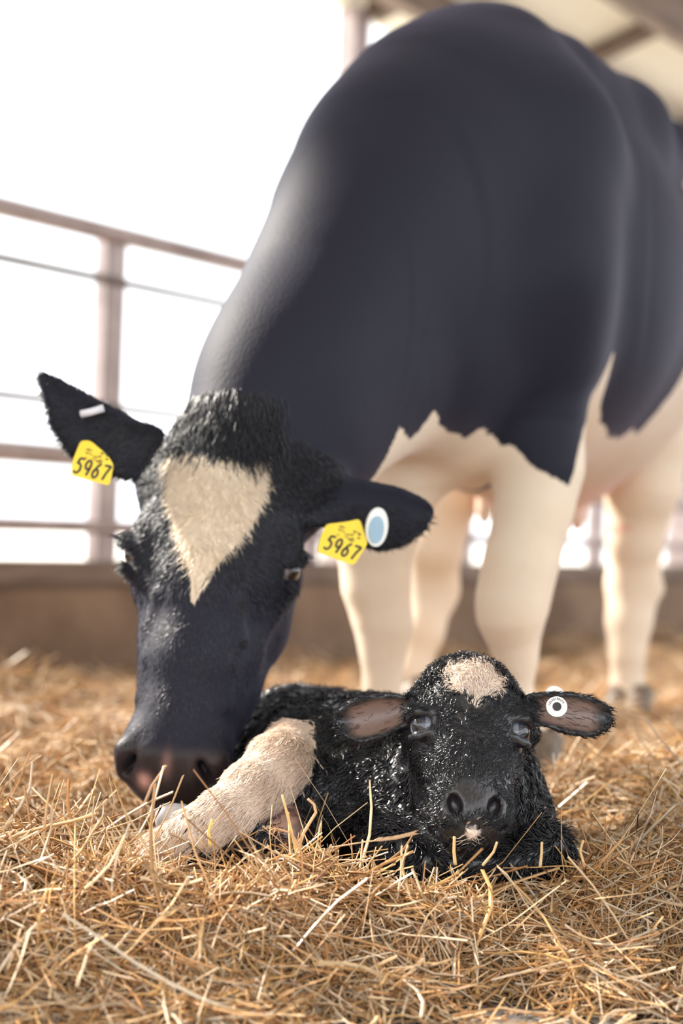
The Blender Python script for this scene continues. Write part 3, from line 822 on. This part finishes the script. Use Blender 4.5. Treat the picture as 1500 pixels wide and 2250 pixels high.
for s, e in zip((-1, 1), keyes):
    ow = norm(ks * s * .66 + kn * .75)
    kf.ball(e + ow * .014, (.0215, .016, .012), 0.008, 'cut', rot=np.stack([norm(ka), np.cross(ow, norm(ka)), ow]))
    vv = norm(np.cross(ow, ka)) * s
    kf.chain([e + ow * .010 - ka * .014 + vv * .018, e + ow * .0170 - ka * .0172, e + ow * .013 - ka * .013 - vv * .018], [.0055, .0075, .0055], 0.008)
    kf.chain([e + ow * .009 + ka * .014 + vv * .016, e + ow * .0135 + ka * .0175, e + ow * .010 + ka * .013 - vv * .016], [.0045, .0052, .0045], 0.008)
    a1 = norm(ka * .85 + ks * s * -.35); a3 = norm(kn - (kn @ a1) * a1)
    kf.ball(K(.905, s * .0245, -.004), (.0145, .0085, .012), 0.005, 'cut', rot=np.stack([a1, np.cross(a1, a3), a3]))
    kf.chain([K(.985, s * .0335, -.022), K(.985, s * .044, -.040), K(.90, s * .054, -.064)], [.0022, .0025, .0022], 0.008, 'cut')
kf.chain([K(.985, -.0335, -.020), K(1.0, 0, -.012), K(.985, .0335, -.020)], [.0022, .0028, .0022], 0.008, 'cut')
kear_r = ear(kf, (915, 1560), (735, 1585), [(915, 1530), (880, 1527), (830, 1526), (775, 1540), (745, 1562), (735, 1580)],
             [(915, 1590), (885, 1600), (850, 1622), (800, 1636), (760, 1625), (740, 1600), (735, 1588)], 2.135, (.10, .22), .0042, .014, 0, .010)
kear_l = ear(kf, (1150, 1555), (1350, 1572), [(1150, 1525), (1200, 1523), (1250, 1523), (1300, 1532), (1335, 1552), (1350, 1570)],
             [(1150, 1590), (1190, 1597), (1240, 1614), (1290, 1623), (1330, 1608), (1348, 1585)], 2.135, (.10, .22), .0042, .012, 0, .010)
kV, kQ = kf.mesh(3); kN = vnormals(kV, kQ)
kr = kV - K0
kt = kr @ ka / KL; kss = kr @ ks; knn = kr @ kn
khead = (knn > -.13) & (kt > -.1) & (kt < 1.15) & (np.abs(kss) < .2)
def chain_sd(V, pts, grow):
    best = np.full(len(V), -9.0)
    pp = [P(a, b, d) for a, b, d, r in pts]; rr = [r * d / FPX for a, b, d, r in pts]
    for a, b, r1, r2 in zip(pp[:-1], pp[1:], rr[:-1], rr[1:]):
        ab = b - a; t = np.clip(((V - a) @ ab) / (ab @ ab), 0, 1)
        best = np.maximum(best, (r1 + (r2 - r1) * t) * grow - np.linalg.norm(V - a - t[:, None] * ab, axis=1))
    return best
ksd = chain_sd(kV, [(628, 1612, 2.25, 50)] + HIND[1:], 1.32)
kpk = np.clip(np.maximum(chain_sd(kV, CANN, 1.15), chain_sd(kV, [(520, 1815, 2.16, 55), (600, 1815, 2.16, 60)], 1.2)) / .008, 0, 1) * (ksd < .004)
tri_px = [(972, 1474), (985, 1458), (1015, 1450), (1050, 1448), (1082, 1456), (1098, 1478), (1097, 1500), (1078, 1525), (1058, 1548), (1042, 1562), (1026, 1545), (1012, 1525), (995, 1505), (980, 1492)]
kb = []
for a, b in tri_px:
    r = P(a, b, 1.0) - CAM; q = ((K0 - kn * .004 - CAM) @ kn) / (r @ kn); p = CAM + r * q - K0
    kb.append((p @ ks, p @ ka))
tsd = poly_sd(kss, kt * KL, kb)
chin = .0072 - np.hypot(kss * .8, (kt - 1.03) * KL) 
hsd = np.where(knn > -.07, np.maximum(tsd, np.where(knn > -.06, chin, -9)), -.3)
ksd = np.where(khead & (kV[:, 1] < 2.2), hsd, ksd)
nosepad = np.clip((kt - .79 - .5 * np.maximum(np.abs(kss) - .025, 0) / .1) / .03, 0, 1) * (knn > -.04) * np.clip((.041 - np.abs(kss)) / .004, 0, 1) * (kt < .965) * khead
# bare pinkish skin inside the ears and round the eyes
earin = np.zeros(len(kV))
for e in (kear_r, kear_l):
    q = kV - e['base']; a = q @ e['a'] / e['L']; w = q @ e['w']; pr = np.array(e['prof'])
    lo = np.interp(a, pr[:, 0], pr[:, 1]); up = np.interp(a, pr[:, 0], pr[:, 2])
    rel_ = (w - (lo + up) / 2) / np.maximum((up - lo) / 2, .004)
    earin = np.maximum(earin, np.clip((.80 - np.abs(rel_)) / .2, 0, 1) * np.clip((a - .12) / .1, 0, 1) * np.clip((.86 - a) / .12, 0, 1) * ((kN @ e['n']) > .2))
ring = np.zeros(len(kV))
for e in keyes: ring = np.maximum(ring, np.clip((.030 - np.linalg.norm(kV - e, axis=1)) / .005, 0, 1))
kcoat = np.stack([np.clip(ksd * 10 + .5, 0, 1), np.clip(np.maximum(nosepad, ring * .25), 0, 1), np.maximum(earin * .36, kpk), np.ones(len(kV))], -1)
m_calf = coat_mat('calf_wet_coat', (0.010, 0.010, 0.013), (0.84, 0.70, 0.60), (0.013, 0.010, 0.012), (0.42, 0.24, 0.18), rough=0.32, sheen=0.05, edge=0.004, wet=0.4, bump=.35, nscale=90)
m_calf_hair = coat_mat('calf_wet_hair', (0.008, 0.008, 0.011), (0.86, 0.73, 0.64), (0.02, 0.018, 0.02), (0.3, 0.16, 0.14), rough=0.20, sheen=0.0, bump=0, strand=True)
calf = thing('newborn_calf', 'wet newborn black calf with white forehead star lying curled in the straw', 'calf', loc=(0.0, 2.3, -0.1))
def kpart(name, me, mat, par=None, **kw):
    o = obj(name, me, mat, par or calf, **kw)
    if par is None: o.matrix_parent_inverse = Matrix.Translation(-calf.location)
    return o
me = mesh_np('calf_body', kV, kQ); set_attr(me, 'coat', kcoat)
kpart('body', me, m_calf)
m_keye = eye_mat('calf_eye', (.022, .028, .045), .55, .88, (.14, .15, .18))
for s, e in zip((-1, 1), keyes):
    o = kpart('eye', eyeball(1), m_keye); z = norm(ks * s * .62 + kn * .78); x = norm(ka - (ka @ z) * z)
    place(o, e, x, np.cross(z, x), z, KEYE, calf)
    n = 22; q = np.linspace(-1, 1, n); vv = norm(np.cross(z, ka))
    roots = e + z * .0185 + vv * (.016 * q)[:, None] - ka * (.0175 - .006 * q ** 2)[:, None]
    dirs = norm(z * .7 - ka * .1 + ks * s * .5 + vv * (.5 * q)[:, None] + rng.normal(size=(n, 3)) * .12)
    V_, F2, ix = strands(roots, dirs, np.tile(ka * .45, (n, 1)), .016, .0005, 4, 3)
    me = mesh_np('eyelashes', V_, F2); set_attr(me, 'coat', np.tile([0, 0, 0, 1.], (len(V_), 1)))
    kpart('eyelashes', me, m_calf_hair)

def swirl(p, f, seed):
    r = np.random.default_rng(seed); out = np.zeros_like(p)
    for i in range(7):
        w = r.normal(size=3) * f; ph = r.uniform(0, 6.28); out += np.sin(p @ w + ph)[:, None] * r.normal(size=3)
    return out / 2.6
tailw = norm(P(545, 1745, 2.56) - P(1075, 1790, 2.24))
def flow_body(p, n): return tailw[None] * .55 - UP[None] * .75 + swirl(p, 75, 4) * .75
def flow_head(p, n):
    q = p - K0; s = q @ ks; t = q @ ka / KL
    return ka[None] * (np.where(t < .3, .3, -.25))[:, None] + ks[None] * np.clip(s * 22, -1, 1)[:, None] + swirl(p, 95, 9) * .7
face = khead & (kV[:, 1] < 2.19) & (kt < 1.05) & ((np.abs(kss) < np.interp(kt, [0, .3, .5, .8, 1.0], [.09, .09, .078, .064, .055])) | (kt < .52))
skin = np.clip(1 - nosepad * 3 - earin * 3 - ring * 2.5, 0, 1)
isear = np.abs(kss) > .088
vis = np.where((kN @ F_) < .45, 1.0, .15)
wb = np.where(~face, 1.0, 0.0) * vis * (kV[:, 2] > -.08) * np.where((ksd > -.002) | (kpk > .3), 0.0, 1.0)
kpart('fur', fur_on(kV, kQ, kN, kcoat, wb, 24000, flow_body, .029, .0018, .32, 4, .16, .18, flat=.6), m_calf_hair, label='wet black body fur in curled clumps')
wl = np.where(~face, 1.0, 0.0) * vis * np.where(ksd > .001, 1.0, 0.0)
hdir = norm(P(355, 1862, 2.06) - P(610, 1690, 2.2))
def flow_leg(p, n): return hdir[None] * 1.0 - UP[None] * .25 + swirl(p, 60, 12) * .3
kpart('leg_hair', fur_on(kV, kQ, kN, kcoat, wl, 7500, flow_leg, .026, .0011, .22, 4, .08, .12, flat=.7, noise=.004), m_calf_hair, label='pale hair of the hind leg')
whd = np.where(face & ~isear & (kt < 1.02), 1.0, 0.0) * skin * vis
kpart('face_hair', fur_on(kV, kQ, kN, kcoat, whd * np.where((ksd > -.004) | ((tsd > -.011) & (kt > .17)), 0, 1), 16000, flow_head, .0120, .0009, .25, 4, .14, .25, flat=.7), m_calf_hair)
def flow_star(p, n):
    q = p - K0; s = q @ ks; t = q @ ka / KL
    return -ka[None] * (np.where(t > .12, .9, .3))[:, None] + ks[None] * np.clip(s * 14, -1, 1)[:, None] + swirl(p, 110, 21) * .9
kpart('star_hair', fur_on(kV, kQ, kN, kcoat, np.where(face & (tsd > -.002) & (knn > -.09), 1.0, 0.0), 2600, flow_star, .017, .0009, .20, 5, .22, .12, noise=.004), m_calf_hair, label='wavy cream hair of the forehead star')
wcr = np.where(face & (kt < .12) & (np.abs(kss) < .085) & (tsd < 0), 1.0, 0.0)
kpart('crown_hair', fur_on(kV, kQ, kN, kcoat, wcr, 1800, flow_head, .020, .0013, .75, 5, .28, .3), m_calf_hair)
wer = np.where(isear & (kV[:, 1] < 2.22) & (kt < .75), 1.0, 0.0) * (1 - .86 * np.clip(earin * 3, 0, 1))
def flow_kear(p, n):
    s = (p - K0) @ ks
    return ks[None] * np.sign(s)[:, None] + ka[None] * .4 + swirl(p, 90, 30) * .3
kpart('ear_hair', fur_on(kV, kQ, kN, kcoat, wer, 5500, flow_kear, .013, .0008, .35, 3, .1, .25), m_calf_hair)
# chin whiskers
wch = np.where(khead & (kt > .97) & (knn > -.07), 1.0, 0.0)
kpart('whiskers', fur_on(kV, kQ, kN, kcoat, wch, 160, lambda p, n: ka[None] * .6 + swirl(p, 60, 5), .020, .00035, .9, 4, .15, .4), m_calf_hair)
# hooves
m_soft = noise_mat('soft_pale_hoof', (0.36, 0.36, 0.38), (0.56, 0.56, 0.58), 25, 0.4)
kpart('hoof', hoof_mesh(P(376, 1800, 2.20), norm(R_ * -.5 - U_ * .6 - F_ * .4), norm(R_ * .6 - U_ * .5), .27), m_soft, label='white hoof beside the cow muzzle')
# ear button with ring of print
fr = px_frame((1222, 1553), (1, -.12), 2.108, (.1, .2))
kt_ = kpart('ear_button', plate('ear_button', [(.0140 * math.cos(a), .0135 * math.sin(a)) for a in np.linspace(0, 6.283, 32, endpoint=False)], fr, .003), m_white, label='white round ear button with black centre')
kpart('button_centre', plate('button_centre', [(.0058 * math.cos(a), .0058 * math.sin(a)) for a in np.linspace(0, 6.283, 20, endpoint=False)], fr, .0045), m_ink, kt_)
def ring_print(n, r0, r1, seed):
    rr = random.Random(seed); out = []
    for i in range(n):
        a = 2.75 - 2.35 * i / (n - 1)
        for k in range(2):
            a1 = a + rr.uniform(-.06, .06); a2 = a + rr.uniform(-.06, .06)
            out.append([(r0 * math.cos(a1), r0 * math.sin(a1)), ((r0 + r1) / 2 * math.cos(a2), (r0 + r1) / 2 * math.sin(a2)), (r1 * math.cos(a1 + .03), r1 * math.sin(a1 + .03))])
    return out
kpart('ring_print', ink('ring_print', ring_print(11, .0088, .0118, 5), fr, .0006, .0033), m_ink, kt_)
fr2 = px_frame((1218, 1530), (1, 0), 2.155, (.2, .5))
kpart('button_back', plate('button_back', [(.0140 * math.cos(a), .0140 * math.sin(a)) for a in np.linspace(0, 6.283, 28, endpoint=False)], fr2, .003), m_white)

# ---------------------------------------------------------------- straw
def sstep(a, b, x):
    t = np.clip((x - a) / (b - a), 0, 1); return t * t * (3 - 2 * t)
def edge_y(x): return 1.77 + .04 * np.sin(x * 7 + 1) + .025 * np.sin(x * 17) + .12 * sstep(.05, .25, x)
def S(x, y):
    """height of the straw bed"""
    edge = edge_y(x)
    h = -.115 + .092 * sstep(edge, edge + .19, y) - .01 * (y < edge)
    hollow = np.exp(-(((x - .02) / .34) ** 2 + ((y - 2.30) / .20) ** 2) ** 2)
    h = h - .085 * hollow * sstep(2.02, 2.12, y)
    h = h + .09 * np.exp(-(((x - .56) / .22) ** 2 + ((y - 2.55) / .28) ** 2))
    h = h + .03 * np.exp(-(((x + .50) / .2) ** 2 + ((y - 2.35) / .4) ** 2))
    h = h + sstep(2.1, 2.6, y) * (.018 * np.sin(x * 5.3 + y * 3.1) + .014 * np.sin(x * 11 - y * 7 + 2))
    h = h + .020 * np.sin(x * 23 + y * 15) * np.sin(y * 27 - x * 9) * sstep(1.75, 1.95, y)
    s = (x - F0[0]) * FI[0] + (y - F0[1]) * FI[1]
    h = h - .045 * sstep(4.2, 4.8, y) + .03 * np.exp(-(s / .35) ** 2) * (1 + .4 * np.sin(x * 6 + y * 4))
    return h
def inside(x, y): return (x - F0[0]) * FI[0] + (y - F0[1]) * FI[1]

m_straw, nt, b = nodes_of('straw')
at = mk(nt, 'ShaderNodeAttribute', attribute_name='tint')
nt.links.new(at.outputs['Color'], b.inputs['Base Color']); b.inputs['Roughness'].default_value = .34
b.inputs['Specular IOR Level'].default_value = .5
tr = mk(nt, 'ShaderNodeBsdfTranslucent'); nt.links.new(at.outputs['Color'], tr.inputs['Color'])
ms = mk(nt, 'ShaderNodeMixShader'); ms.inputs['Fac'].default_value = .22
out = [n for n in nt.nodes if n.type == 'OUTPUT_MATERIAL'][0]
nt.links.new(b.outputs[0], ms.inputs[1]); nt.links.new(tr.outputs[0], ms.inputs[2]); nt.links.new(ms.outputs[0], out.inputs['Surface'])
m_bed = noise_mat('packed_straw', (0.07, 0.032, 0.012), (0.22, 0.11, 0.045), 45, 0.8, 0.8)  # straw colour darkened so gaps between stalks read as deep shade

# packed bed underneath
gx = np.linspace(-3.2, 4.6, 200); gy = np.concatenate([np.linspace(1.66, 2.7, 90), np.linspace(2.73, 10, 120)])
GX, GY = np.meshgrid(gx, gy, indexing='ij'); GZ = S(GX, GY) - .024
GZ = np.where(inside(GX, GY) < .03, np.minimum(GZ, FLOOR_Z - .02), GZ)
Vb = np.stack([GX, GY, GZ], -1).reshape(-1, 3); ids = np.arange(GX.size).reshape(GX.shape)
Fb = np.stack([ids[:-1, :-1], ids[1:, :-1], ids[1:, 1:], ids[:-1, 1:]], -1).reshape(-1, 4)
keep = (inside(Vb[:, 0], Vb[:, 1]) > .03)[Fb].all(1) & ~((Vb[:, 1] < edge_y(Vb[:, 0]) - .01)[Fb].any(1))
straw_bed = thing('straw_bed', 'thick golden straw bedding covering the pen floor under cow and calf', 'straw', loc=(0, 2.2, -.1))
straw_bed['kind'] = 'stuff'
def spart(name, me, mat):
    o = obj(name, me, mat, straw_bed, kind='stuff'); o.matrix_parent_inverse = Matrix.Translation(-straw_bed.location); return o
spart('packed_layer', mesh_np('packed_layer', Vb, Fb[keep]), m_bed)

PAL = np.array([(.66, .38, .17), (.74, .47, .23), (.56, .30, .12), (.82, .60, .36), (.88, .74, .56), (.44, .22, .09), (.72, .45, .18), (.86, .66, .42), (.80, .62, .44)])
def stalks(name, n, ymin, ymax, lmin, lmax, r0, r1, segs, curl, up, seed, power=2.0, flat=1.0, zl=(-.01, .022), kink=.0, rows=None, xr=(0, .262)):
    rnd = np.random.default_rng(seed)
    u = rnd.random(n * 3)
    if rows: y = rnd.uniform(ymin, ymax, n * 3)
    else:
        y = 1 / (1 / ymin + u * (1 / ymax - 1 / ymin)) if power == 2 else ymin + u * (ymax - ymin)
    x = rnd.uniform(*xr, n * 3) * rnd.choice([-1, 1], n * 3) * y
    ok = (inside(x, y) > .06) & ((y > edge_y(x) - .005) | (rnd.random(len(x)) < .12 + .35 * (x < 0)))
    x, y = x[ok][:n], y[ok][:n]; n = len(x)
    z = S(x, y) + rnd.uniform(*zl, n)
    az = rnd.uniform(0, 6.28, n)
    gxx = (S(x + .02, y) - S(x - .02, y)) / .04; gyy = (S(x, y + .02) - S(x, y - .02)) / .04
    dx, dy = np.cos(az), np.sin(az); dz = dx * gxx + dy * gyy + rnd.normal(0, .22, n) + up * np.abs(rnd.normal(0, 1, n))
    d = norm(np.stack([dx, dy, dz], -1))
    ln = lmin + (lmax - lmin) * rnd.random(n) ** 1.8
    c = np.stack([x, y, z], -1); root = c - d * ln[:, None] * (.5 if up < .5 else .15)
    tipp = root + d * ln[:, None]
    bad = (kf.at(c) < .004) | (kf.at(root) < .004) | (kf.at(tipp) < .004) | (kf.at((c + tipp) / 2) < .004) | (kf.at((c + root) / 2) < .004) | (cf.at(c) < .003) | (cf.at(root) < .003) | (cf.at(tipp) < .003)
    bad |= (root[:, 2] < FLOOR_Z) | (tipp[:, 2] < FLOOR_Z) | (inside(root[:, 0], root[:, 1]) < .02) | (inside(tipp[:, 0], tipp[:, 1]) < .02)
    g = ~bad; root, d, ln = root[g], d[g], ln[g]; n = len(root)
    bend = rnd.normal(size=(n, 3)) * curl; bend[:, 2] -= curl * .4
    V, Fs, ix = strands(root, d, bend, ln, rnd.uniform(r0, r1, n), segs, 3, curl * .25, .9, flat, .75, kink, rnd=rnd)
    V[:, 2] = np.maximum(V[:, 2], FLOOR_Z + .002)
    t = PAL[rnd.integers(0, len(PAL), n)] * rnd.uniform(.70, 1.22, (n, 1))
    me = mesh_np(name, V, Fs, smooth=True); set_attr(me, 'tint', np.concatenate([t, np.ones((n, 1))], -1)[ix])
    return spart(name, me, m_straw)
stalks('near_stalks', 17000, 1.70, 2.75, .04, .20, .0008, .0024, 2, .10, 0, 1, zl=(-.022, .018), flat=.6)
stalks('near_strips', 9000, 1.72, 2.7, .03, .12, .0012, .0032, 6, .55, .05, 2, flat=.22, kink=.25, zl=(-.01, .016))
stalks('bank_stalks', 9000, 1.76, 2.06, .03, .18, .0008, .0024, 4, .25, .12, 3, rows=1, flat=.6, zl=(-.022, .012))
stalks('leaf_strips', 1500, 1.74, 2.3, .05, .14, .0022, .0042, 7, .6, .1, 9, flat=.12, kink=.35, zl=(-.01, .014))
stalks('upright_stalks', 420, 1.80, 2.35, .03, .075, .0008, .0017, 3, .18, 1.2, 4, zl=(-.01, .006), flat=.5)
stalks('middle_stalks', 15000, 2.6, 4.3, .05, .20, .0011, .0024, 2, .10, .03, 5, zl=(-.012, .035), flat=.6)
stalks('far_stalks', 9000, 4.0, 9.0, .06, .24, .0016, .0034, 2, .12, .05, 6, zl=(-.01, .03), flat=.6)

stalks('side_stalks', 11000, 1.75, 3.2, .05, .20, .0009, .0024, 2, .10, .02, 11, zl=(-.015, .02), flat=.6, xr=(.255, .52))
stalks('side_far_stalks', 6000, 3.0, 6.5, .06, .22, .0014, .0030, 2, .10, .04, 12, zl=(-.015, .03), flat=.6, xr=(.255, .52))
# single stems that stand out in front of the calf
def stem(name, label, pts, d, r, tint, frayed=0, head=False, group='loose stems in front of the calf'):
    pts = np.array([P(a, b, d) for a, b in pts]); n = 4 * (len(pts) - 1) + 1
    q = np.linspace(0, len(pts) - 1, n); c = np.stack([np.interp(q, np.arange(len(pts)), pts[:, i]) for i in range(3)], -1)
    root = thing(name, label, 'straw stem', group, tuple(pts[0]))
    def add(nm, me):
        set_attr(me, 'tint', np.tile([*tint, 1.0], (len(me.vertices), 1)))
        o = obj(nm, me, m_straw, root); o.matrix_parent_inverse = Matrix.Translation(-root.location)
    add('stalk', tube_mesh('stalk', c, np.linspace(r, r * .8, n), 7))
    rnd = np.random.default_rng(len(label))
    if frayed:
        tp = c[-1]; dr = norm(c[-1] - c[-3])
        V, Fs, ix = strands(np.tile(tp, (frayed, 1)), norm(dr + rnd.normal(size=(frayed, 3)) * .7), rnd.normal(size=(frayed, 3)) * .7, rnd.uniform(.012, .034, frayed), .0007, 6, 3, .25, 1.2, .5, rnd=rnd)
        add('frayed_fibres', mesh_np('frayed_fibres', V, Fs))
    if head:
        m = 46; t = np.repeat(np.linspace(.45, 1, m // 2), 2); rt = np.stack([np.interp(t, np.linspace(0, 1, n), c[:, i]) for i in range(3)], -1)
        ax_ = norm(c[-1] - c[-5]); sd_ = np.tile([1, -1], m // 2)[:, None] * norm(np.cross(ax_, F_))
        V, Fs, ix = strands(rt, norm(ax_ + sd_ * .35), np.zeros((m, 3)), .008, .0009, 4, 4, 0, 1, .6, .1, rnd=rnd)
        add('seed_head', mesh_np('seed_head', V, Fs))
ST = [('tall straight straw stem standing before the calf hind leg', [(655, 1890), (640, 1825), (620, 1746)], 1.985, .0019, (.80, .58, .26), 0, 0),
      ('bent straw leaf with folded tip right of the tall stem', [(650, 1880), (668, 1828), (694, 1785), (690, 1768), (676, 1755)], 1.98, .0020, (.78, .52, .28), 0, 0),
      ('frayed curly straw tuft left of the tall stem', [(665, 1880), (640, 1830), (612, 1822)], 1.975, .0014, (.76, .46, .24), 16, 0),
      ('reclining stem with a seed head below the calf body', [(728, 1862), (800, 1850), (860, 1843), (908, 1831)], 1.985, .0010, (.74, .50, .30), 0, 1),
      ('short upright straw below the calf chin', [(1000, 1900), (997, 1870), (998, 1838)], 1.97, .0021, (.80, .56, .24), 0, 0),
      ('pair-like leaning straw right of the calf chin', [(1060, 1902), (1084, 1872), (1092, 1850)], 1.98, .0018, (.78, .54, .28), 0, 0),
      ('upright straw at the right edge of the calf', [(1186, 1905), (1189, 1878), (1190, 1850)], 1.98, .0020, (.80, .58, .30), 0, 0),
      ('yellow straw crossing the pale hock', [(462, 1860), (458, 1828), (466, 1800)], 1.98, .0020, (.86, .66, .20), 0, 0),
      ('split straw standing alone right of the calf', [(1284, 1905), (1274, 1870), (1281, 1846)], 1.99, .0018, (.78, .52, .24), 0, 0)]
ST[5] = ('leaning straw right of the calf chin',) + ST[5][1:]
for lab, pts, d, r, tint, fz, hd in ST:
    stem('straw_stem', lab, pts, d, r, tint, fz, bool(hd))
